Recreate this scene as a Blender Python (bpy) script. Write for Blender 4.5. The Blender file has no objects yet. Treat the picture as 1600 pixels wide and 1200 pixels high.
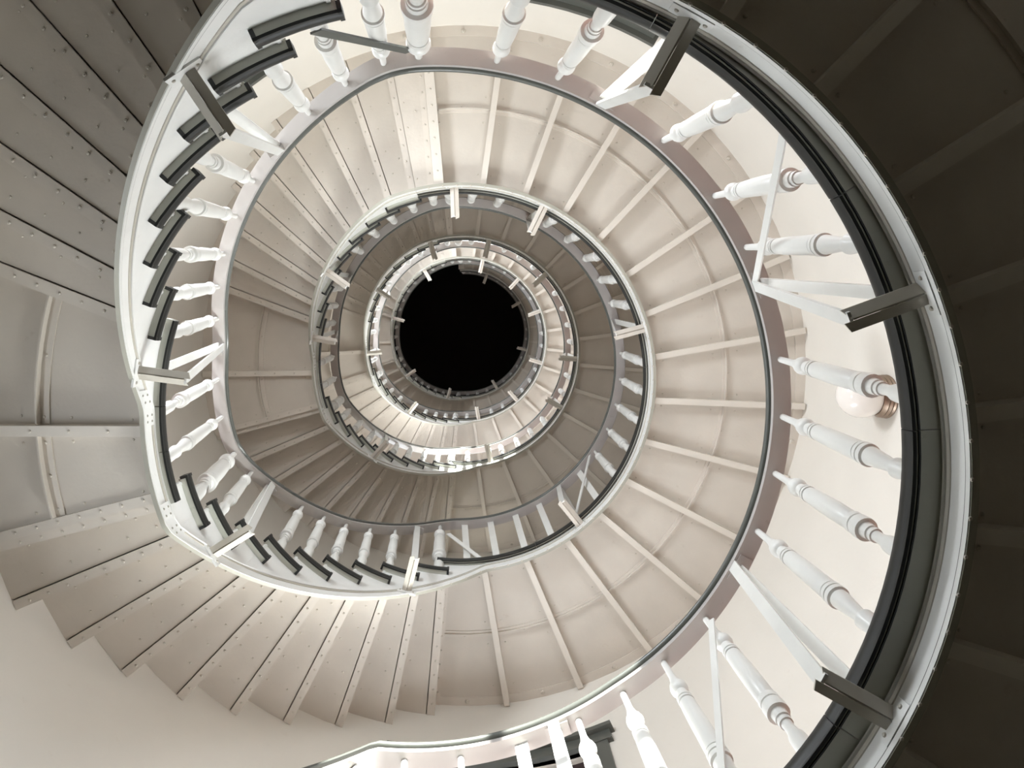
import bpy, bmesh, math
from mathutils import Vector, Matrix

sc = bpy.context.scene
C = sc.collection
rad = math.radians

# ------------------------------------------------------------------ camera, world, light, exposure
CAM_Z = 1.45                       # the phone is held at chest height above the ground floor
cam_d = bpy.data.cameras.new('camera')
cam = bpy.data.objects.new('camera', cam_d); C.objects.link(cam)
cam.location = (0.0784, -0.336, CAM_Z)
cam.rotation_euler = (math.pi, 0, 0)          # straight up; picture x = world x, picture down = world y
cam_d.sensor_width = 36; cam_d.lens = 26.84
cam_d.shift_x = 65 / 1600; cam_d.shift_y = -110 / 1600
cam_d.clip_start = 0.02; cam_d.clip_end = 100
sc.camera = cam

sc.view_settings.view_transform = 'Standard'
sc.view_settings.look = 'None'
sc.view_settings.gamma = 1.0
sc.view_settings.use_curve_mapping = False
sc.view_settings.exposure = -0.43
sc.cycles.max_bounces = 10
sc.cycles.diffuse_bounces = 8

w = bpy.data.worlds.new('sky'); sc.world = w; w.use_nodes = True
w.node_tree.nodes['Background'].inputs[0].default_value = (0.75, 0.86, 1.0, 1)
w.node_tree.nodes['Background'].inputs[1].default_value = 1.0

R_WELL, R_WALL = 1.12, 2.0
FLOORS = [1.738, 4.558, 7.518, 10.498, 13.42]  # landing floor levels above the camera
WINDOWS = [  # storey, angle from, angle to, sill, head (above that landing), watts
    (0, 262, 288.5, 0.15, 2.10, 64), (0, 64, 93, 0.40, 2.125, 36), (0, 126, 152, 1.25, 2.35, 74), (0, 178, 206, -0.15, 0.75, 17),
    (2, 262, 288.5, 0.15, 2.10, 64), (2, 64, 93, 0.40, 2.125, 36), (2, 126, 152, 1.40, 2.45, 105)]

BOUNCE = 1100
def area_light(name, loc, target, sx, sy, watts, col):
    d = bpy.data.lights.new(name, 'AREA'); d.shape = 'RECTANGLE'; d.size = sx; d.size_y = sy
    d.energy = watts; d.color = col
    o = bpy.data.objects.new(name, d); C.objects.link(o)
    o.location = loc
    o.rotation_euler = (Vector(target) - Vector(loc)).to_track_quat('-Z', 'Y').to_euler()
    return o

def at(r, a, z): return Vector((r * math.cos(rad(a)), -r * math.sin(rad(a)), z + CAM_Z))
for (k, a0, a1, s, h, wt) in WINDOWS:          # skylight entering at each window
    am = (a0 + a1) / 2; zc = FLOORS[k] + (s + h - 0.5) / 2
    area_light('window_skylight', at(R_WALL + 0.12, am, zc), at(0, am, zc + (0 if 100 < a0 < 170 else 0.15 if a0 < 200 else 0) - (0 if 100 < a0 < 200 else 0.0 if a0 > 200 else 0.9)), 0.8, h - s - 0.55, wt, (0.90, 0.95, 1.0)).data.spread = rad(150 if 100 < a0 < 200 else 170)
for k in (0, 2):                               # sunlit paving outside throws light up through the windows
    wc = at(2.15, 275.5, FLOORS[k] + 1.15); tg = at(1.25, 143, FLOORS[k] + 2.95)
    d = (wc - tg).normalized()
    area_light('sunlit_paving_bounce', wc + d * 3.0, tg, 3.0, 2.0, BOUNCE if k else 1200, (1.0, 0.995, 0.98))

sun_d = bpy.data.lights.new('sun', 'SUN'); sun_d.energy = 45; sun_d.angle = rad(0.6); sun_d.color = (1.0, 0.97, 0.92)
sun = bpy.data.objects.new('sun', sun_d); C.objects.link(sun)      # low sun through the windows at the far ends of the landings
sun.rotation_euler = (at(1.10, 271, FLOORS[0] + 0.72) - at(2.0, 80, FLOORS[0] + 1.52)).to_track_quat('-Z', 'Y').to_euler()

# ------------------------------------------------------------------ materials
def mat(name, col, rough=0.5, var=0.06, scale=6, metal=0.0, bump=0.0, bscale=60, stain=None, stain_amt=0.0):
    m = bpy.data.materials.new(name); m.use_nodes = True
    nt = m.node_tree; b = nt.nodes['Principled BSDF']
    b.inputs['Roughness'].default_value = rough; b.inputs['Metallic'].default_value = metal
    tc = nt.nodes.new('ShaderNodeTexCoord')
    n = nt.nodes.new('ShaderNodeTexNoise'); n.inputs['Scale'].default_value = scale; n.inputs['Detail'].default_value = 6
    nt.links.new(tc.outputs['Object'], n.inputs['Vector'])
    r = nt.nodes.new('ShaderNodeValToRGB')
    r.color_ramp.elements[0].position = 0.3; r.color_ramp.elements[1].position = 0.7
    lo = [max(0, c * (1 - var)) for c in col]; hi = [min(1, c * (1 + var)) for c in col]
    r.color_ramp.elements[0].color = (*lo, 1); r.color_ramp.elements[1].color = (*hi, 1)
    nt.links.new(n.outputs['Fac'], r.inputs['Fac'])
    out = r.outputs['Color']
    if stain:
        n2 = nt.nodes.new('ShaderNodeTexNoise'); n2.inputs['Scale'].default_value = 14; n2.inputs['Detail'].default_value = 10
        n2.inputs['Roughness'].default_value = 0.7
        nt.links.new(tc.outputs['Object'], n2.inputs['Vector'])
        r2 = nt.nodes.new('ShaderNodeValToRGB'); r2.color_ramp.elements[0].position = 0.62; r2.color_ramp.elements[1].position = 0.74
        r2.color_ramp.elements[0].color = (0, 0, 0, 1); r2.color_ramp.elements[1].color = (stain_amt,) * 3 + (1,)
        nt.links.new(n2.outputs['Fac'], r2.inputs['Fac'])
        mx = nt.nodes.new('ShaderNodeMix'); mx.data_type = 'RGBA'
        nt.links.new(r2.outputs['Color'], mx.inputs['Factor']); nt.links.new(out, mx.inputs['A']); mx.inputs['B'].default_value = (*stain, 1)
        out = mx.outputs['Result']
    nt.links.new(out, b.inputs['Base Color'])
    if bump:
        nb = nt.nodes.new('ShaderNodeTexNoise'); nb.inputs['Scale'].default_value = bscale; nb.inputs['Detail'].default_value = 4
        nt.links.new(tc.outputs['Object'], nb.inputs['Vector'])
        bp = nt.nodes.new('ShaderNodeBump'); bp.inputs['Strength'].default_value = bump; bp.inputs['Distance'].default_value = 0.004
        nt.links.new(nb.outputs['Fac'], bp.inputs['Height']); nt.links.new(bp.outputs['Normal'], b.inputs['Normal'])
    return m

M = {
    'soffit': mat('cream_painted_steel', (0.575, 0.53, 0.473), 0.55, 0.05, 4, bump=0.15, stain=(0.35, 0.27, 0.2), stain_amt=0.25),
    'rib': mat('cream_steel_lit_tone', (0.65, 0.605, 0.545), 0.5, 0.04, 4, bump=0.1),  # soffit cream lightened: brighter light on the lower-hung ribs put into the colour
    'strip': mat('cream_strip_lit_tone', (0.60, 0.553, 0.495), 0.5, 0.05, 5, bump=0.1),  # raised a little above the soffit tone too, same painted-in light as the ribs
    'white': mat('white_gloss_paint', (0.74, 0.74, 0.72), 0.32, 0.04, 8, bump=0.1),
    'fascia': mat('white_fascia_paint', (0.78, 0.78, 0.765), 0.35, 0.05, 7, bump=0.12, stain=(0.30, 0.25, 0.2), stain_amt=0.3),
    'moulding': mat('grey_green_moulding_paint', (0.36, 0.35, 0.30), 0.4, 0.06, 7),
    'grey': mat('warm_grey_paint', (0.47, 0.475, 0.42), 0.45, 0.06, 7, stain=(0.1, 0.08, 0.06), stain_amt=0.4),
    'dark': mat('charcoal_gloss_paint', (0.017, 0.018, 0.017), 0.42, 0.1, 9),
    'rail': mat('worn_grey_rail_paint', (0.45, 0.425, 0.41), 0.35, 0.06, 6, stain=(0.2, 0.15, 0.12), stain_amt=0.4),
    'cap': mat('dark_grey_rail_paint', (0.10, 0.105, 0.095), 0.3, 0.08, 9),
    'bracket': mat('olive_grey_bracket_paint', (0.50, 0.47, 0.41), 0.4, 0.06, 9),
    'wall': mat('cream_plaster', (0.70, 0.668, 0.615), 0.8, 0.03, 2.5, bump=0.2, bscale=40, stain=(0.5, 0.42, 0.34), stain_amt=0.2),
    'bounce_dim': mat('unseen_wall_darkened_brown', (0.24, 0.21, 0.15), 0.6, 0.06, 3),  # invented dark tone for the unseen lowest wall, holds back bounced light
    'floor': mat('red_brown_floor_paint', (0.40, 0.20, 0.15), 0.5, 0.12, 5),
    'ground': mat('dark_stone_floor', (0.035, 0.03, 0.025), 0.7, 0.15, 3),
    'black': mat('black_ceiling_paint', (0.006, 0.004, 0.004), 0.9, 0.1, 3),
    'frame': mat('dark_green_grey_window_paint', (0.085, 0.09, 0.08), 0.4, 0.08, 8),
    'slat': mat('dark_mahogany_slat', (0.035, 0.018, 0.018), 0.4, 0.15, 10),
    'brass': mat('aged_brass', (0.30, 0.23, 0.18), 0.35, 0.08, 20, metal=1.0),
    'opal': mat('opal_glass', (0.80, 0.76, 0.72), 0.12, 0.02, 5),
    'rivet': mat('cream_rivet_paint', (0.54, 0.50, 0.44), 0.4, 0.1, 30),
}
gm = bpy.data.materials.new('window_glass'); gm.use_nodes = True   # thin pane: clear with a surface reflection
gt = gm.node_tree; gt.nodes.remove(gt.nodes['Principled BSDF'])
g1 = gt.nodes.new('ShaderNodeBsdfTransparent'); g2 = gt.nodes.new('ShaderNodeBsdfGlossy'); g3 = gt.nodes.new('ShaderNodeMixShader'); g4 = gt.nodes.new('ShaderNodeFresnel')
g1.inputs[0].default_value = (0.94, 0.96, 0.95, 1); g2.inputs['Roughness'].default_value = 0.02; g4.inputs['IOR'].default_value = 1.3
gt.links.new(g4.outputs[0], g3.inputs[0]); gt.links.new(g1.outputs[0], g3.inputs[1]); gt.links.new(g2.outputs[0], g3.inputs[2])
gt.links.new(g3.outputs[0], gt.nodes['Material Output'].inputs[0])
M['glass'] = gm

# ------------------------------------------------------------------ where things stand
def lerp_table(t, z):
    if z <= t[0][0]: return Vector(t[0][1])
    for (z0, v0), (z1, v1) in zip(t, t[1:]):
        if z <= z1:
            f = (z - z0) / (z1 - z0); return Vector(v0).lerp(Vector(v1), f)
    return Vector(t[-1][1])
# the old tower is not plumb: its well, wall and handrail wander a few centimetres with height
OFF_WELL = [(1.6, (.014, 0)), (3.2, (.0, .028)), (4.42, (.022, .037)), (7.4, (.010, .030)), (10.4, (-.009, .017))]
OFF_WALL = [(1.6, (.03, -.02)), (3.4, (.06, -.052)), (4.42, (.05, -.03)), (7.4, (.03, .0)), (10.4, (0, .01))]
OFF_RAIL = [(2.5, (-.031, -.05)), (3.8, (-.04, -.03)), (4.6, (-.02, .01)), (5.3, (0, .01)), (8.2, (.01, .03)), (11.2, (-.009, .017))]

def P(r, a, z):                     # r, angle (deg, turning with the stair), height above the camera
    t = min(1.3, max(0, (r - R_WELL) / (R_WALL - R_WELL)))
    o = lerp_table(OFF_WELL, z).lerp(lerp_table(OFF_WALL, z), t)
    return Vector((r * math.cos(rad(a)) + o.x, -r * math.sin(rad(a)) + o.y, z + CAM_Z))
OFF_NOSE = [(1.75, (-.029, -.020)), (2.2, (.004, .008)), (3.2, (.0, .028))] + OFF_WELL[2:]
def PN(r, a, z):                    # the same for the nosings, which overhang unevenly at the lowest landing
    f = min(1, max(0, (100 - a) / 25)); o = lerp_table(OFF_WELL, z).lerp(lerp_table(OFF_NOSE, z), f)
    return Vector((r * math.cos(rad(a)) + o.x, -r * math.sin(rad(a)) + o.y, z + CAM_Z))
def PR(r, a, z):                    # the same for the handrail
    o = lerp_table(OFF_RAIL, z)
    return Vector((r * math.cos(rad(a)) + o.x, -r * math.sin(rad(a)) + o.y, z + CAM_Z))

# riser angles: nine risers up to the half landing, ten more up to the next landing
T1 = [103.6, 111.6, 119.8, 128.0, 135.2, 142.5, 149.6, 156.8, 163.2]
T2 = [195.8, 203.6, 211.2, 218.5, 226.0, 233.2, 240.6, 248.0, 255.4, 263.6]
def storey(k):
    if k < 0: return FLOORS[0] - 2.82, 2.82, 1.18     # the stair below the lowest landing
    H = FLOORS[k + 1] - FLOORS[k]
    if k >= 1: m = H * 0.44
    else: m = 1.18
    return FLOORS[k], H, m
def piecewise(pts, a):
    if a <= pts[0][0]: return pts[0][1]
    for (x0, y0), (x1, y1) in zip(pts, pts[1:]):
        if a <= x1: return y0 + (y1 - y0) * (a - x0) / (x1 - x0)
    return pts[-1][1]
def string_bottom(k):
    Z, H, m = storey(k)
    pts = [(112.5, Z - .138), (179.5, Z + m - .138), (203, Z + m - .138), (277.5, Z + H - .138)]
    return lambda a: sum(piecewise(pts, a + d) for d in (-1.2, 0, 1.2)) / 3
def rail_bottom(k):
    Z, H, m = storey(k)
    pts = [(98, Z + .742), (172, Z + m + .83), (200, Z + m + .84), (266, Z + H + .742)]
    return lambda a: sum(piecewise(pts, a + d) for d in (-4, -2, 0, 2, 4)) / 5

# ------------------------------------------------------------------ mesh helpers
class MB:
    def __init__(s): s.v = []; s.f = []
    def add(s, vs, fs):
        b = len(s.v); s.v += [Vector(x) for x in vs]; s.f += [[b + i for i in f] for f in fs]
    def hexa(s, p):                 # 8 points: bottom ring 0-3, top ring 4-7
        s.add(p, [(0, 1, 2, 3), (4, 5, 6, 7), (0, 1, 5, 4), (1, 2, 6, 5), (2, 3, 7, 6), (3, 0, 4, 7)])
    def sweep(s, prof, angles, zf, Pf=P):   # closed profile of (r, dz) swept along angles
        n = len(prof); vs = []; fs = []
        for a in angles:
            z = zf(a) if callable(zf) else zf
            for (r, dz) in prof: vs.append(Pf(r, a, z + dz))
        m = len(angles)
        for i in range(m - 1):
            for j in range(n):
                q = (j + 1) % n
                fs.append((i * n + j, i * n + q, (i + 1) * n + q, (i + 1) * n + j))
        fs.append(tuple(range(n))); fs.append(tuple((m - 1) * n + j for j in range(n)))
        s.add(vs, fs)
    def band(s, r0, r1, angles, z0f, z1f, Pf=P):  # four-cornered band whose bottom and top heights are functions
        vs = []; fs = []
        for a in angles:
            z0 = z0f(a) if callable(z0f) else z0f; z1 = z1f(a) if callable(z1f) else z1f
            vs += [Pf(r0, a, z0), Pf(r1, a, z0), Pf(r1, a, z1), Pf(r0, a, z1)]
        m = len(angles)
        for i in range(m - 1):
            for j in range(4):
                q = (j + 1) % 4
                fs.append((i * 4 + j, i * 4 + q, i * 4 + 4 + q, i * 4 + 4 + j))
        fs.append((0, 1, 2, 3)); fs.append(tuple((m - 1) * 4 + j for j in range(4)))
        s.add(vs, fs)
    def radial(s, a, r0, r1, t0, t1, z0, z1):     # straight bar along a radius; t0, t1 sideways metres (turning with the stair)
        p0 = P(r0, a, z0); p1 = P(r1, a, z0)
        d = (p1 - p0); d.z = 0; d.normalize()
        t = Vector((-math.sin(rad(a)), -math.cos(rad(a)), 0))
        up = Vector((0, 0, z1 - z0))
        lo = [p0 + t * t0, p1 + t * t0, p1 + t * t1, p0 + t * t1]
        s.hexa(lo + [x + up for x in lo])
    def bar(s, p0, p1, wv, tv):                   # flat bar from p0 to p1, half-width vector, half-thickness vector
        s.hexa([p0 - wv - tv, p0 + wv - tv, p0 + wv + tv, p0 - wv + tv, p1 - wv - tv, p1 + wv - tv, p1 + wv + tv, p1 - wv + tv])
    def dome(s, c, r, axis=(0, 0, -1), n=7):      # rivet head
        ax = Vector(axis).normalized(); u = ax.orthogonal().normalized(); v = ax.cross(u)
        vs = []; fs = []
        for (rr, h) in ((1, 0), (.72, .55)):
            for i in range(n):
                th = 2 * math.pi * i / n
                vs.append(c + (u * math.cos(th) + v * math.sin(th)) * r * rr + ax * r * h)
        vs.append(c + ax * r * .75)
        for i in range(n):
            q = (i + 1) % n
            fs.append((i, q, n + q, n + i)); fs.append((n + i, n + q, 2 * n))
        s.add(vs, fs)
    def lathe(s, prof, n=20):                     # profile of (r, z) around z
        vs = []; fs = []
        for (r, z) in prof:
            for i in range(n):
                th = 2 * math.pi * i / n; vs.append(Vector((r * math.cos(th), r * math.sin(th), z)))
        for k in range(len(prof) - 1):
            for i in range(n):
                q = (i + 1) % n
                fs.append((k * n + i, k * n + q, (k + 1) * n + q, (k + 1) * n + i))
        fs.append(tuple(range(n))); fs.append(tuple((len(prof) - 1) * n + i for i in range(n)))
        s.add(vs, fs)
    def mesh(s, name, m, origin=Vector((0, 0, 0)), angle=32):
        me = bpy.data.meshes.new(name)
        me.from_pydata([tuple(x - origin) for x in s.v], [], s.f)
        bm = bmesh.new(); bm.from_mesh(me); bmesh.ops.recalc_face_normals(bm, faces=bm.faces[:]); bm.to_mesh(me); bm.free()
        me.polygons.foreach_set('use_smooth', [True] * len(me.polygons))
        me.set_sharp_from_angle(angle=rad(angle))
        me.materials.append(m); me.update()
        return me
    def build(s, name, m, parent=None, angle=32):
        # parts keep world-space placement: a parent's own world location is subtracted
        o = bpy.data.objects.new(name, s.mesh(name, m, world_loc(parent), angle)); C.objects.link(o)
        if parent: o.parent = parent
        return o

def world_loc(o):
    v = Vector((0, 0, 0))
    while o is not None: v += o.location; o = o.parent
    return v
def tag(o, label=None, cat=None, group=None, kind=None):
    if label: o['label'] = label
    if cat: o['category'] = cat
    if group: o['group'] = group
    if kind: o['kind'] = kind
    return o
def thing(name, loc, label, cat, group=None):
    o = bpy.data.objects.new(name, None); C.objects.link(o); o.location = loc; o.empty_display_size = 0.1
    return tag(o, label, cat, group)
def frange(a, b, step):
    n = max(1, int(math.ceil(abs(b - a) / step - 1e-6)))
    return [a + (b - a) * i / n for i in range(n + 1)]

# ------------------------------------------------------------------ the setting
Z_CEIL = 16.2
def build_wall():
    m = MB(); m2 = MB()
    wins = [(a0, a1, FLOORS[k] + s, FLOORS[k] + h) for (k, a0, a1, s, h, _) in WINDOWS]
    al = sorted(set([x for q in wins for x in q[:2]] + [i * 4 for i in range(90)] + [360]))
    zl = sorted(set([-CAM_Z, Z_CEIL] + [x for q in wins for x in q[2:]] + [i * 1.2 for i in range(0, 14)]))
    idx = {}
    def vid(a, z, r):
        key = (a % 360, z, r)
        if key not in idx:
            idx[key] = len(m.v); m.v.append(P(r, a, z))
        return idx[key]
    def hole(a, z): return any(q[0] < a < q[1] and q[2] < z < q[3] for q in wins)
    T = R_WALL + 0.32
    for a0, a1 in zip(al, al[1:]):
        for z0, z1 in zip(zl, zl[1:]):
            if hole((a0 + a1) / 2, (z0 + z1) / 2): continue
            if z1 <= 1.21:          # unseen ground storey wall, darkened so less light bounces up to the soffit
                q = [P(R_WALL, a0, z0), P(R_WALL, a1, z0), P(R_WALL, a1, z1), P(R_WALL, a0, z1)]
                m2.add(q, [(0, 1, 2, 3)])
                m.f.append([vid(a0, z0, T), vid(a1, z0, T), vid(a1, z1, T), vid(a0, z1, T)]); continue
            for r in (R_WALL, T):
                m.f.append([vid(a0, z0, r), vid(a1, z0, r), vid(a1, z1, r), vid(a0, z1, r)])
    for (a0, a1, z0, z1) in wins:   # reveals
        aa = [a for a in al if a0 <= a <= a1]; zz = [z for z in zl if z0 <= z <= z1]
        for p, q in zip(aa, aa[1:]):
            for z in (z0, z1): m.f.append([vid(p, z, R_WALL), vid(q, z, R_WALL), vid(q, z, T), vid(p, z, T)])
        for p, q in zip(zz, zz[1:]):
            for a in (a0, a1): m.f.append([vid(a, p, R_WALL), vid(a, q, R_WALL), vid(a, q, T), vid(a, p, T)])
    tag(m.build('wall_round', M['wall']), 'cream plastered round wall of the stair tower', kind='structure')
    tag(m2.build('wall_lower', M['bounce_dim']), 'unseen wall of the ground storey, darkened to cut bounced light', kind='structure')
build_wall()
m = MB(); m.sweep([(0.001, -.1), (2.2, -.1), (2.2, 0), (0.001, 0)], frange(0, 360, 5), -CAM_Z)
tag(m.build('floor', M['ground']), 'dark stone ground floor of the tower', kind='structure')
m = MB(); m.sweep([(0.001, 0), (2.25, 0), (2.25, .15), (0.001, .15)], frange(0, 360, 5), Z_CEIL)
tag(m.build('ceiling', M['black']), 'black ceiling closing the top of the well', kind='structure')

for n, (k, a0, a1, s, h, _) in enumerate(WINDOWS):
    Z = FLOORS[k]; z0, z1 = Z + s, Z + h
    o = bpy.data.objects.new('window_%d' % (n + 1), None); C.objects.link(o)
    o.location = P(R_WALL, (a0 + a1) / 2, z0)
    tag(o, 'dark framed window with mahogany slats, %s %s' % ('where the stair arrives at' if a0 > 200 else 'at the far end of' if a0 < 100 else ('under' if a0 > 170 else 'on the flight above'), ['the lowest landing', '', 'the third landing'][k]), kind='structure')
    f = MB(); aa = frange(a0 - 2.2, a1 + 2.2, 3); ca = [a0 - 2.2, a0, a1, a1 + 2.2]
    f.sweep([(R_WALL - .03, 0), (R_WALL + .02, 0), (R_WALL + .02, .075), (R_WALL - .03, .075)], frange(a0 - 3.4, a1 + 3.4, 3), z1)
    f.build('head_casing', M['frame'], o)
    f = MB(); f.sweep([(R_WALL - .055, 0), (R_WALL + .02, 0), (R_WALL + .02, .03), (R_WALL - .055, .03)], frange(a0 - 4, a1 + 4, 3), z1 + .075)
    f.build('cornice', M['frame'], o)
    for (b0, b1) in ((a0 - 2.6, a0 + .2), (a1 - .2, a1 + 2.6)):
        f = MB(); f.sweep([(R_WALL - .025, 0), (R_WALL + .02, 0), (R_WALL + .02, h - s), (R_WALL - .025, h - s)], frange(b0, b1, 1.5), z0)
        f.build('side_casing', M['frame'], o)
    f = MB(); f.sweep([(R_WALL - .07, -.04), (R_WALL + .3, -.04), (R_WALL + .3, 0), (R_WALL - .07, 0)], frange(a0 - 3, a1 + 3, 3), z0)
    f.build('sill', M['frame'], o)
    # outer sash frame, glazing bars and panes at the outside of the reveal
    ro = R_WALL + .27
    f = MB()
    for b in (a0, (a0 + a1) / 2 - .7, a1 - 1.4): f.sweep([(ro - .03, 0), (ro + .02, 0), (ro + .02, z1 - z0), (ro - .03, z1 - z0)], [b, b + 1.4], z0)
    for zz in (z0, (z0 + z1) / 2, z1 - .05): f.sweep([(ro - .03, 0), (ro + .02, 0), (ro + .02, .05), (ro - .03, .05)], frange(a0, a1, 3), zz)
    f.build('sash', M['frame'], o)
    for (b0, b1) in ((a0 + 1.4, (a0 + a1) / 2 - .7), ((a0 + a1) / 2 + .7, a1 - 1.4)):
        for (y0, y1) in ((z0 + .05, (z0 + z1) / 2), ((z0 + z1) / 2 + .05, z1 - .05)):
            f = MB(); f.sweep([(ro - .006, 0), (ro, 0), (ro, y1 - y0), (ro - .006, y1 - y0)], frange(b0, b1, 3), y0)
            f.build('pane', M['glass'], o)
    # gathered slats of the raised blind, up under the head
    for j in range(12):
        f = MB(); zz = z1 - .010 - j * .036
        f.sweep([(R_WALL + .062, -.024), (R_WALL + .066, -.024), (R_WALL + .054, .018), (R_WALL + .050, .018)], frange(a0 + .1, a1 - .1, 3), zz)
        f.build('blind_slat', M['slat'], o)

# ------------------------------------------------------------------ landings and flights
RN = 1.083                          # inner edge of the nosings
ORD = ['lowest', 'second', 'third', 'fourth', 'topmost']
RIBS = [83.4, 70.6, 57.8, 45.0, 31.6, 18.8, 6.0, -6.8, -19.2, -32.0, -44.6, -57.0, -70.3, -83.0]
R_SEAM = 1.545
DEEP = R_WALL + 0.004

def nosing_prof():                  # rounded black edge: (r, dz), dz from the floor level down
    return [(RN + .010, -.053), (RN + .003, -.051), (RN + .0030, -.040), (RN + .0005, -.036), (RN, -.020), (RN + .003, -.006), (RN + .010, 0), (RN + .024, 0), (RN + .024, -.040), (RN + .009, -.046)]

def string_parts(par, angles, sb, top):
    f = MB(); f.band(R_WELL - .002, R_WELL + .006, angles, lambda a: sb(a) + .004, top); f.build('fascia', M['fascia'], par)
    f = MB(); f.sweep([(R_WELL - .004, 0), (R_WELL + .012, 0), (R_WELL + .012, .007), (R_WELL - .004, .007)], angles, sb); f.build('bottom_flange', M['moulding'], par)
    f = MB(); f.sweep([(R_WELL - .001, .002), (R_WELL - .007, .002), (R_WELL - .007, .016), (R_WELL - .001, .016)], angles, sb)
    f.build('bottom_bead', M['white'], par)
    f = MB(); f.sweep([(R_WELL - .0015, .015), (R_WELL - .0045, .0155), (R_WELL - .0045, .0215), (R_WELL - .0015, .022)], angles, sb)
    f.build('shadow_line', M['cap'], par)
    f = MB(); f.sweep([(R_WELL - .001, .071), (R_WELL - .005, .072), (R_WELL - .006, .082), (R_WELL - .001, .085)], angles, sb)
    f.build('lower_bead', M['bracket'], par)
    f = MB(); f.sweep([(R_WELL - .001, .085), (R_WELL - .009, .086), (R_WELL - .010, .090), (R_WELL - .001, .094)], angles, sb)
    f.build('upper_bead', M['white'], par)

def add_rivets(m, a, r0, r1, n, t, z, rr=.0065):
    tv = Vector((-math.sin(rad(a)), -math.cos(rad(a)), 0))
    for i in range(n):
        r = r0 + (r1 - r0) * (i + .5) / n
        m.dome(P(r, a, z) + tv * t, rr)

def soffit_panels(par, edges, Z, dz=-.066):
    for b0, b1 in zip(edges, edges[1:]):
        g = .25
        for (r0, r1) in (((R_WELL + .012, R_SEAM - .002), (R_SEAM + .002, DEEP)) if b0 < 97 or b0 > 110 else ((R_WELL + .012, DEEP),)):
            f = MB(); f.sweep([(r0, dz), (r1, dz), (r1, dz + .012), (r0, dz + .012)], frange(b0, b1, 3), Z)
            f.build('soffit_panel', M['soffit'], par)

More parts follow.
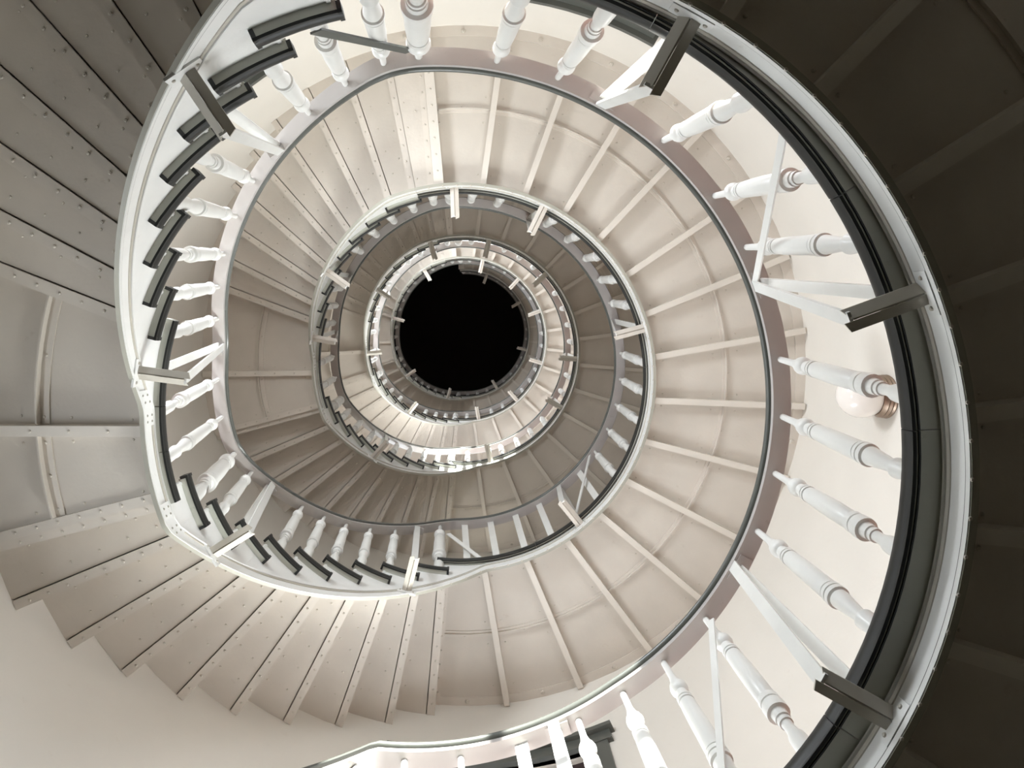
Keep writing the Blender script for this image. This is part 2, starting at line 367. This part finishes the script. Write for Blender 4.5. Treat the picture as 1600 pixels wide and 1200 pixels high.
def landing(k, a0, a1, label):
    """flat landing from angle a0 to a1 (degrees), floor level FLOORS[k]"""
    Z = FLOORS[k]
    t = thing('landing', P(1.5, (a0 + a1) / 2, Z), label, 'landing', 'curved landings of the stair')
    edges = [a0] + sorted(RIBS) + ([97.3] if a1 > 98 else []) + [a1]
    soffit_panels(t, edges, Z)
    f = MB(); f.sweep([(R_WELL + .008, -.030), (DEEP, -.030), (DEEP, 0), (R_WELL + .008, 0)], frange(a0, a1, 3), Z); f.build('floor_plate', M['floor'], t)
    for a in RIBS:
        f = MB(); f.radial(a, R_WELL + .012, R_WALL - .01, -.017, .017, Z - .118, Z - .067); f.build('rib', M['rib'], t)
    E1 = min(a1 - 1.6, 97.3)
    for a, s in ((a0 + .6, 1), (E1, -1)):
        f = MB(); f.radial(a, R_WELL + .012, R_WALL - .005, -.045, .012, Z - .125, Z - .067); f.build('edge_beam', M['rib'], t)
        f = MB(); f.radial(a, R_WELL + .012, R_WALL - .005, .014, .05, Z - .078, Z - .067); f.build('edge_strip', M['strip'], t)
    es = [a0 + 1.8] + sorted(RIBS) + [E1 - 1.5]
    for b0, b1 in zip(es, es[1:]):
        f = MB(); f.sweep([(R_SEAM - .02, -.071), (R_SEAM + .02, -.071), (R_SEAM + .02, -.066), (R_SEAM - .02, -.066)], frange(b0 + .5, b1 - .5, 3), Z)
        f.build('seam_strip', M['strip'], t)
        f = MB(); f.sweep([(R_SEAM - .004, -.083), (R_SEAM + .004, -.083), (R_SEAM + .004, -.070), (R_SEAM - .004, -.070)], frange(b0 + .5, b1 - .5, 3), Z)
        f.build('seam_ridge', M['soffit'], t)
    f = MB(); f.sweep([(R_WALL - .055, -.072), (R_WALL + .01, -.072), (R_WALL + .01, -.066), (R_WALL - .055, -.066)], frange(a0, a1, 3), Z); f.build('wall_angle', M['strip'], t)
    f = MB()
    for b0, b1 in zip(edges, edges[1:]):
        for q in (.14, .86):
            a = b0 + (b1 - b0) * q
            for r in (R_WELL + .07, R_SEAM - .07, R_SEAM + .07, R_WALL - .12):
                f.dome(P(r, a, Z - .066), .0055)
        f.dome(P(R_SEAM + .012, (b0 + b1) / 2, Z - .071), .005)
        f.dome(P(R_WALL - .03, (b0 + b1) / 2, Z - .072), .014, n=9)
    add_rivets(f, E1, 1.16, 1.96, 9, -.016, Z - .125); add_rivets(f, a0 + .6, 1.16, 1.96, 9, -.016, Z - .125)
    add_rivets(f, E1, 1.16, 1.96, 9, .034, Z - .078); add_rivets(f, a0 + .6, 1.16, 1.96, 9, .034, Z - .078)
    tag(f.build('rivets', M['rivet'], t), kind='stuff')
    # string: follows the flights that meet the landing
    lo = string_bottom(k - 1) if k > 0 else (lambda a: piecewise([(203, FLOORS[0] - 1.547 - .138), (277.5, FLOORS[0] - .138)], a))
    hi = string_bottom(k) if k < 4 else (lambda a: Z - .138)
    sb = lambda a: lo(a + 360) if a < 10 else hi(a)
    string_parts(t, frange(a0, a1, 2), sb, Z - .036)
    # gray overhang and black nosing, in lengths that butt together
    cuts = [a0 - 1] + [x for x in (-66, -33, 3, 32, 62) if a0 < x < a1] + [a1]
    for b0, b1 in zip(cuts, cuts[1:]):
        f = MB(); f.sweep([(RN + .008, -.046), (R_WELL + .0, -.041), (R_WELL + .065, -.041), (R_WELL + .065, -.012), (RN + .008, -.012)], frange(b0, b1 - .12, 3), Z, PN); f.build('overhang', M['grey'], t)
        f = MB(); f.sweep([(RN + .019, -.0475), (RN + .023, -.0475), (RN + .023, -.040), (RN + .019, -.040)], frange(b0, b1 - .12, 3), Z, PN); f.build('overhang_bead', M['dark'], t)
        f = MB(); f.sweep(nosing_prof(), frange(b0, b1 - .12, 2.5), Z, PN); f.build('nosing', M['dark'], t, angle=50)
    f = MB()
    for a in frange(a0 + 4, a1 - 4, 4.2): f.dome(P(R_WELL - .004, a, sb(a)), .005)
    tag(f.build('flange_rivets', M['rivet'], t), kind='stuff')
    return t

def tread_end(par, b0, b1, z):
    """returned nosing board at the well end of a tread"""
    f = MB(); f.sweep([(RN + .008, -.047), (R_WELL + .004, -.047), (R_WELL + .004, -.002), (RN + .008, -.002)], frange(b0 + .5, b1 - .5, 2), z, PN); e = f.build('tread_end', M['grey'], par)
    f = MB(); f.sweep(nosing_prof(), frange(b0, b1, 2), z, PN)
    for c in (b0, b1 - .6):
        f.sweep([(RN + .002, -.050), (R_WELL - .004, -.050), (R_WELL - .004, 0), (RN + .002, 0)], [c, c + .6], z, PN)
    f.build('nosing', M['dark'], e, angle=50)

def step_parts(par, i_front, a0, a1, z, z_prev, riv, r_out=DEEP):
    f = MB(); f.sweep([(R_WELL + .010, -.030), (r_out, -.030), (r_out, 0), (R_WELL + .010, 0)], frange(a0 + .1, a1, 2.6), z)
    tr = f.build('tread', M['soffit'], par)
    f = MB(); f.radial(a0, R_WELL + .012, R_WALL - .005, -.004, .004, z_prev - .03, z - .03); f.build('riser', M['soffit'], par)
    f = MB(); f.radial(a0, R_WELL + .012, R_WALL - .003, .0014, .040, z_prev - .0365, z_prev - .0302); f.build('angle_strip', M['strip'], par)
    add_rivets(riv, a0, 1.17, 1.97, 9, .024, z_prev - .037)
    add_rivets(riv, a0, 1.22, 1.90, 5, -.055, z_prev - .030, .0055)
    add_rivets(riv, a0, 1.28, 1.92, 4, .07, z - .030, .0055)
    return tr

def flight(k, upper, label):
    Z, H, m = storey(k)
    if not upper:
        ang = T1; n = len(T1); rise = m / n; z0 = Z; nm = 'lower'
    else:
        ang = T2; n = len(T2); rise = (H - m) / n; z0 = Z + m
    t = thing('stair_flight', P(1.5, (ang[0] + ang[-1]) / 2, z0), label, 'stairs', 'flights of the winding stair')
    sb = string_bottom(k); riv = MB()
    for i in range(n - 1):
        z = z0 + rise * (i + 1)
        sh = 1.8 if upper else 0
        tr = step_parts(t, i, ang[i] + sh, ang[i + 1] + (sh if i < n - 2 else 0), z, z - rise, riv)
        tread_end(t, ang[i] - .9, ang[i + 1] + 3.0, z)
    # the last riser, up to the landing
    f = MB(); f.radial(ang[-1], R_WELL + .012, R_WALL - .005, -.004, .004, z0 + rise * (n - 1) - .03, z0 + rise * n - .06); f.build('riser', M['soffit'], t)
    f = MB(); f.radial(ang[-1], R_WELL + .012, R_WALL - .003, .0014, .046, z0 + rise * (n - 1) - .0365, z0 + rise * (n - 1) - .0302); f.build('angle_strip', M['strip'], t)
    add_rivets(riv, ang[-1], 1.17, 1.97, 9, .026, z0 + rise * (n - 1) - .037)
    tag(riv.build('rivets', M['rivet'], t), kind='stuff')
    def top(a):
        j = sum(1 for x in ang if x <= a + 1e-6)
        return max(z0 + rise * j - .04, sb(a) + .05)
    aa = set(frange(ang[0], ang[-1], 2))
    for x in ang[1:-1]: aa |= {x - .02, x + .0}
    string_parts(t, sorted(aa), sb, top)
    # riser ends scribed on the string
    for i in range(n - 1):
        z = z0 + rise * (i + 1)
        f = MB(); f.sweep([(R_WELL - .006, -rise), (R_WELL, -rise), (R_WELL, -.04), (R_WELL - .006, -.04)], [ang[i] + .2, ang[i] + .75], z)
        if z - rise > sb(ang[i]) + .06: f.build('riser_end', M['white'], t)
    return t

def half_landing(k, label):
    Z, H, m = storey(k); z = Z + m; a0, a1 = T1[-1], T2[0]
    t = thing('half_landing', P(1.5, (a0 + a1) / 2, z), label, 'landing', 'half landings of the stair')
    a1 += 1.8
    soffit_panels(t, [a0, 184, a1], z, -.052)
    f = MB(); f.sweep([(R_WELL + .008, -.030), (DEEP, -.030), (DEEP, 0), (R_WELL + .008, 0)], frange(a0, a1, 3), z); f.build('floor_plate', M['floor'], t)
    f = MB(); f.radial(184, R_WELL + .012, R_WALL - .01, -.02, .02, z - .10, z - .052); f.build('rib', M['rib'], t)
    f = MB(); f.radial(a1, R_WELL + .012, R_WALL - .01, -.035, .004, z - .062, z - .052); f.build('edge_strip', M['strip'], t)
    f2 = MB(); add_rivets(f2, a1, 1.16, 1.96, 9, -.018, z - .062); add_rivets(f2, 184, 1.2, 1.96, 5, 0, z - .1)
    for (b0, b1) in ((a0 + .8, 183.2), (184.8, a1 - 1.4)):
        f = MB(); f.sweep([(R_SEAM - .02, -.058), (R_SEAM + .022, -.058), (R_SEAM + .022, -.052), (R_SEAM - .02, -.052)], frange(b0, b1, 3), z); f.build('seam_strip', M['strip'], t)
        f = MB(); f.sweep([(R_SEAM + .016, -.085), (R_SEAM + .022, -.085), (R_SEAM + .022, -.056), (R_SEAM + .016, -.056)], frange(b0, b1, 3), z); f.build('seam_ridge', M['soffit'], t)
        for a in (b0 + 1, (b0 + b1) / 2, b1 - 1):
            f2.dome(P(R_SEAM, a, z - .058), .006)
        for a in (b0 + 1, b1 - 1):
            for r in (1.2, 1.44, 1.64, 1.9): f2.dome(P(r, a, z - .052), .006)
    tag(f2.build('rivets', M['rivet'], t), kind='stuff')
    sb = string_bottom(k)
    string_parts(t, frange(a0, a1 - 1.8, 1.5), sb, z - .04)
    for b0, b1 in ((a0 - .9, 179.5), (179.62, 188.5), (188.6, a1 + 1.2)):
        f = MB(); f.sweep([(RN + .008, -.047), (R_WELL + .004, -.047), (R_WELL + .004, -.004), (RN + .008, -.004)], frange(b0, b1, 2), z, PN); f.build('overhang', M['grey'], t)
        f = MB(); f.sweep(nosing_prof(), frange(b0, b1, 2), z, PN); f.build('nosing', M['dark'], t, angle=50)
    # splice plates where the string changes pitch
    for a in (180, 202):
        f = MB(); f.band(R_WELL - .006, R_WELL - .002, frange(a - 4, a + 3, 1.5), lambda x: sb(x) + .012, lambda x: sb(x) + .09)
        e = f.build('splice_plate', M['fascia'], t)
        f = MB()
        for q in (-3, -1.6, 1, 2.2):
            for dz in (.03, .07): f.dome(P(R_WELL - .006, a + q, sb(a + q) + dz), .005, (-math.cos(rad(a)), math.sin(rad(a)), 0))
        tag(f.build('plate_rivets', M['moulding'], e), kind='stuff')
    return t

LAND_LABEL = [
    'lowest and widest curved landing, its ribbed soffit in deep shadow',
    'pinkish cream ribbed landing sweeping round the second ring of the stair',
    'dim brown ribbed landing of the third ring, below the bright one',
    'bright narrow ribbed landing of the fourth ring, ringed by white brackets',
    'topmost dark ribbed landing, bordering the black ceiling']
for k in range(5): landing(k, -96.4, 103.5 if k < 4 else 95, LAND_LABEL[k])
# the strip of landing between the last rib beam and the first riser belongs to the flights' lowest step
LOW = ['shadowed olive brown stair flight climbing from the lowest landing',
       'near-white stair flight climbing from the pinkish second landing',
       'brown dusky stair flight climbing from the dim third landing',
       'small bright white flight climbing from the fourth landing']
UP = ['pinkish cream stair flight with stepped edge against bare wall, rising to second landing',
      'dark brown stair flight rising to the dim third landing',
      'glowing cream stair flight rising to the bright fourth landing',
      'small dark brown flight rising to the topmost landing']
HALF = ['taupe half landing of two panels with raised curved ridge, nearest the camera',
        'beige half landing halfway up the second ring', 'olive half landing halfway up the third ring',
        'tiny pale half landing in the innermost ring']
for k in range(4):
    flight(k, False, LOW[k]); half_landing(k, HALF[k]); flight(k, True, UP[k])

flight(-1, True, 'dark stair flight rising from the ground storey to the lowest landing')
# first plate of each flight: the flat piece between the landing beam and the first riser
# ------------------------------------------------------------------ railings
BAL = [(.022, 0), (.0225, .02), (.021, .122), (.0200, .134), (.0145, .152), (.0128, .170), (.0135, .190), (.0170, .1905), (.0175, .203), (.0150, .2035),
       (.0152, .209), (.0192, .2095), (.0195, .232), (.0205, .236), (.0285, .2365), (.0292, .248), (.0285, .272), (.0215, .2725), (.0215, .280),
       (.0270, .2805), (.0272, .300), (.0215, .3005), (.0215, .307), (.0245, .312), (.0252, .40), (.0246, .46), (.0226, .53), (.0218, .543),
       (.0185, .5435), (.0185, .547), (.0228, .548), (.0228, .557), (.0182, .5575), (.0182, .562), (.0222, .563), (.0222, .572), (.0178, .5725), (.0160, .590), (.0165, .600),
       (.0225, .606), (.0252, .617), (.0255, .627), (.0225, .640), (.0160, .6405), (.0168, .646), (.0160, .656), (.0130, .672), (.0100, .692), (.0092, .785)]
def lathe_mesh(name, prof, mname, n=22):
    m = MB(); m.lathe(prof, n); return m.mesh(name, M[mname], angle=38)
BAL_MESH = lathe_mesh('baluster', [(r * 1.09, z) for r, z in BAL], 'white')
BAL_B = BAL[:3] + [(.0240, .130), (.0240, .140), (.0150, .1405), (.0155, .160), (.0205, .215), (.0240, .258), (.0200, .2585), (.0200, .264),
         (.0285, .2645), (.0290, .280), (.0205, .2805), (.0205, .287), (.0280, .2875), (.0280, .301), (.0205, .3015), (.0205, .307), (.0262, .3075), (.0262, .318)] + [q for q in BAL if q[1] >= .33]
BAL_MESH_B = lathe_mesh('baluster', [(r * 1.09, z) for r, z in BAL_B], 'white')
NEWEL_MESH = lathe_mesh('newel_post', [(r * (1.5 if .14 < z < .66 else 1.4), z) for r, z in BAL], 'white', 26)
fl = MB(); fl.hexa([(-.004, -.021, 0), (.004, -.021, 0), (.004, .021, 0), (-.004, .021, 0), (-.004, -.021, .785), (.004, -.021, .785), (.004, .021, .785), (-.004, .021, .785)])
FLAT_MESH = fl.mesh('flat_baluster', M['white'])
RB = 1.125                                                          # circle of the balusters

def stand(name, me, par, p0, p1, a):
    o = bpy.data.objects.new(name, me); C.objects.link(o); o.parent = par
    d = p1 - p0
    zc = d.normalized(); x = Vector((math.cos(rad(a)), -math.sin(rad(a)), 0)); y = zc.cross(x).normalized(); x = y.cross(zc)
    mt = Matrix((x, y, zc)).transposed().to_4x4()
    o.rotation_euler = mt.to_euler(); o.scale = (1, 1, d.length / .785)
    o.location = p0 - world_loc(par)
    return o

def bracket(par, a, zb, zrail, zfloor):
    """bar bolted to the string, reaching into the well, with a strut up to the rail and a flat post behind it"""
    rv = Vector((math.cos(rad(a)), -math.sin(rad(a)), 0)); tv = Vector((-math.sin(rad(a)), -math.cos(rad(a)), 0)); up = Vector((0, 0, 1))
    p0 = P(R_WELL - .004, a, zb); pe = P(.935, a, zb)
    f = MB()
    for sgn, hh in ((-1, .003), (1, .020)):   # tee iron: two flanges with a joint between, one tipped more than the other
        c = tv * (.0025 * sgn); w0 = tv * (.025 * sgn) + up * hh; th = up * .005
        q = pe + rv * .010 * sgn
        f.hexa([p0 + c, p0 + w0, p0 + w0 + th, p0 + c + th, q + c, pe + w0, pe + w0 + th, q + c + th])
    f.bar(p0 + up * .020, pe + rv * .015 + up * .020, tv * .0022, up * .014)
    b = f.build('bracket', M['bracket' if zb < 4 or 7 < zb < 10 else 'soffit'], par)
    f = MB(); f.bar(p0 - tv * .05, p0 + tv * .05, up * .022, rv * .004)
    f.build('mount_plate', M['fascia'], b)
    for s in (-.035, .035):
        f = MB(); f.dome(p0 + tv * s - rv * .004, .006, -rv); f.build('bolt', M['bracket'], b)
    pr = PR(1.10, a, zrail)
    f = MB(); f.bar(pe + up * .004 + rv * .008, pr + up * .004, tv * .018, rv * .004); f.build('strut', M['white'], b)
    pr2 = PR(RB, a, zrail)
    f = MB(); f.bar(P(RB - .01, a, zfloor), pr2 + up * .004, tv * .018, rv * .004); f.build('flat_post', M['white'], b)
    f = MB(); f.bar(pr2 - tv * .045 - rv * .0, pr2 + tv * .045, rv * .022, up * .004); f.build('rail_plate', M['rail'], b)

def floor_at(k, a):
    Z, H, m = storey(k) if k < 4 else (FLOORS[4], 0, 0)
    if k == 4 or a < T1[0]: return Z
    if a < T2[0]:
        j = sum(1 for x in T1 if x <= a); return Z + m * j / len(T1)
    j = sum(1 for x in T2 if x <= a); return Z + m + (H - m) * j / len(T2)

def railing(k, a0, a1, rb, label, bal, flats, newels, brs, sbf, cat='railing'):
    t = thing('stair_railing', P(RB, (a0 + a1) / 2, floor_at(k, (a0 + a1) / 2)), label, cat, 'railings round the well')
    aa = frange(a0, a1, 1.5)
    f = MB(); f.sweep([(1.094, 0), (1.152, 0), (1.152, .022), (1.094, .022)], aa, rb, PR); f.build('handrail', M['rail'], t)
    f = MB(); f.sweep([(1.083, .024), (1.090, .019), (1.150, .019), (1.158, .024), (1.160, .034), (1.148, .046), (1.120, .052), (1.095, .046), (1.082, .034)], aa, rb, PR)
    f.build('rail_cap', M['cap'], t, angle=50)
    for lst, me, nm in ((bal, BAL_MESH, 'baluster'), (flats, FLAT_MESH, 'flat_baluster'), (newels, NEWEL_MESH, 'newel_post')):
        for q, a in enumerate(lst):
            if nm == 'baluster': me = BAL_MESH if q % 2 else BAL_MESH_B
            o = stand(nm, me, t, P(RB - .006, a, floor_at(k, a) - .002), PR(RB, a, rb(a) + .004), a)
    for a in brs:
        bracket(t, a, sbf(a) + .042, rb(a), floor_at(k, a) - .01)
    return t

def tension(par, a0, z0, a1, z1, m='white', n0=PR, w=.011):
    p0 = n0(1.10, a0, z0); p1 = P(1.10, a1, z1)
    tv = (p1 - p0).normalized(); am = (a0 + a1) / 2
    rv = Vector((math.cos(rad(am)), -math.sin(rad(am)), 0)); wv = tv.cross(rv).normalized()
    f = MB(); f.bar(p0, p1, wv * w, rv * .003); return f.build('tension_bar', M[m], par)

BR_L = [[290, 331, 380, 421], [309, 375, 424, 452], [284, 330, 356, 403, 437], [280.5, 311, 343, 380.6, 408, 436.6], [300, 345, 390, 430]]
BR_1 = [[124], [144], [107, 146], [120], []]
BR_H = [[172.5], [170], [185], [165], []]
BR_2 = [[212, 256], [228], [232], [214.5, 254.5], []]
L0_BAL = [265, 274, 294, 302.5, 311, 321, 338, 348, 357.5, 367, 386.5, 396.5, 409, 429.5, 440]
def clear(lst, brs, d=4.2): return [a for a in lst if all(abs(a - b) > d for b in brs)]
RAIL_L = ['white turned baluster railing of the lowest landing, under a brownish grey handrail',
          'railing of the second landing with plain flat slats among turned balusters',
          'partly sunlit railing round the dim third landing', 'narrow shaded railing of the fourth landing, with projecting pale brackets',
          'dark railing of the topmost landing before the black ceiling']
RAIL_1 = ['railing beside the shadowed lowest flight, turned balusters on black-edged steps',
          'railing beside the near-white flight of the second ring', 'railing beside the brown flight of the third ring', 'small railing beside the innermost white flight']
RAIL_H = ['bright white handrail section round the nearest half landing', 'railing of the beige half landing in the second ring',
          'bright white railing of the olive half landing in the third ring', 'tiny railing of the innermost half landing']
RAIL_2 = ['railing on the black-edged steps rising to the second landing', 'railing on the steps rising to the dim third landing',
          'railing on the steps rising to the bright fourth landing', 'small railing on the steps rising to the topmost landing']
for k in range(5):
    rb = rail_bottom(k) if k < 4 else (lambda a: FLOORS[4] + .742)
    rprev = rail_bottom(k - 1) if k > 0 else (lambda a: piecewise([(200, FLOORS[0] - 1.547 + .83), (260, FLOORS[0] + .742 - .095), (302, FLOORS[0] + .742)], a))
    Z = FLOORS[k]
    sbl = (lambda a: Z - .138)
    # landing railing, angles written 265..455 = -95..95
    if k == 0: bal, flats = [a - 360 for a in L0_BAL], [284 - 360]
    else:
        cand = [a - 360 for a in frange(272, 446, 9.6)]
        cand = clear(cand, [b - 360 for b in BR_L[k]])
        flats = [a for a in cand if k == 1 and (-92 < a < -40)] ; bal = [a for a in cand if a not in flats]
    rl = lambda a, rb=rb, rprev=rprev: rprev(a + 360) if a < 0 else rb(a)
    t = railing(k, -95, 95 if k < 4 else 93, rl, RAIL_L[k], bal, flats, [93] if k < 4 else [92], [b - 360 for b in BR_L[k]], sbl)
    if k == 0:
        tension(t, 20.5, 2.47, 45, 1.72); tension(t, -38, 2.40, -54, 1.72)
        tension(t, 94, 2.36, 107, 1.92, 'cap', PR, .018)
    if k == 1:
        tension(t, -35, Z + .7, -52, Z); tension(t, -93, Z + .45, -84, Z + .02, 'white', PR, .014)
    if k == 4: break
    sb = string_bottom(k)
    b1 = [99, 106.5, 115, 123.5, 132.5, 141, 150, 157.8]
    railing(k, 95, 163, rb, RAIL_1[k], clear(b1, BR_1[k]), [], [], BR_1[k], sb)
    railing(k, 163, 202.5, rb, RAIL_H[k], clear([165.6, 173, 181, 190.5], BR_H[k]), [], [200.3], BR_H[k], sb)
    railing(k, 202.5, 265, rb, RAIL_2[k], clear([206.5, 214, 222, 228.5, 235, 242, 249.5, 256.5], BR_2[k]), [], [263.5], BR_2[k], sb)
# the stair below the lowest landing: only the top of its handrail reaches the picture
rb0 = lambda a: piecewise([(200, FLOORS[0] - 1.547 + .83), (260, FLOORS[0] + .742 - .095), (302, FLOORS[0] + .742)], a)
railing(-1, 203, 265, rb0, 'handrail end descending below the lowest landing, beneath its window', [206.5, 214, 222, 228.5, 235, 242, 250, 257.5], [], [], [], string_bottom(-1))

# ------------------------------------------------------------------ wall lamps
def globe(a, z, label):
    p = P(R_WALL, a, z); rv = Vector((math.cos(rad(a)), -math.sin(rad(a)), 0))
    t = thing('globe_lamp', p, label, 'lamp')
    q = (-rv).to_track_quat('Z', 'Y').to_euler()
    m = MB(); m.lathe([(.085, 0), (.10, .0), (.104, .008), (.098, .016), (.103, .024), (.097, .034), (.101, .042), (.094, .052), (.09, .06), (.03, .06)], 32)
    o = bpy.data.objects.new('lamp_base', m.mesh('lamp_base', M['brass'])); C.objects.link(o); o.parent = t; o.rotation_euler = q
    prof = [(.082 + 0 * i, .05) for i in range(1)]
    for i in range(0, 13):
        th = math.radians(-50 + i * 140 / 12); prof.append((max(.001, .108 * math.cos(th)), .128 + .108 * math.sin(th)))
    m = MB(); m.lathe(prof, 36)
    o = bpy.data.objects.new('glass_globe', m.mesh('glass_globe', M['opal'], angle=80)); C.objects.link(o); o.parent = t; o.rotation_euler = q
globe(-3.0, 3.62, 'round opal glass wall lamp with ribbed brass base on cream wall')
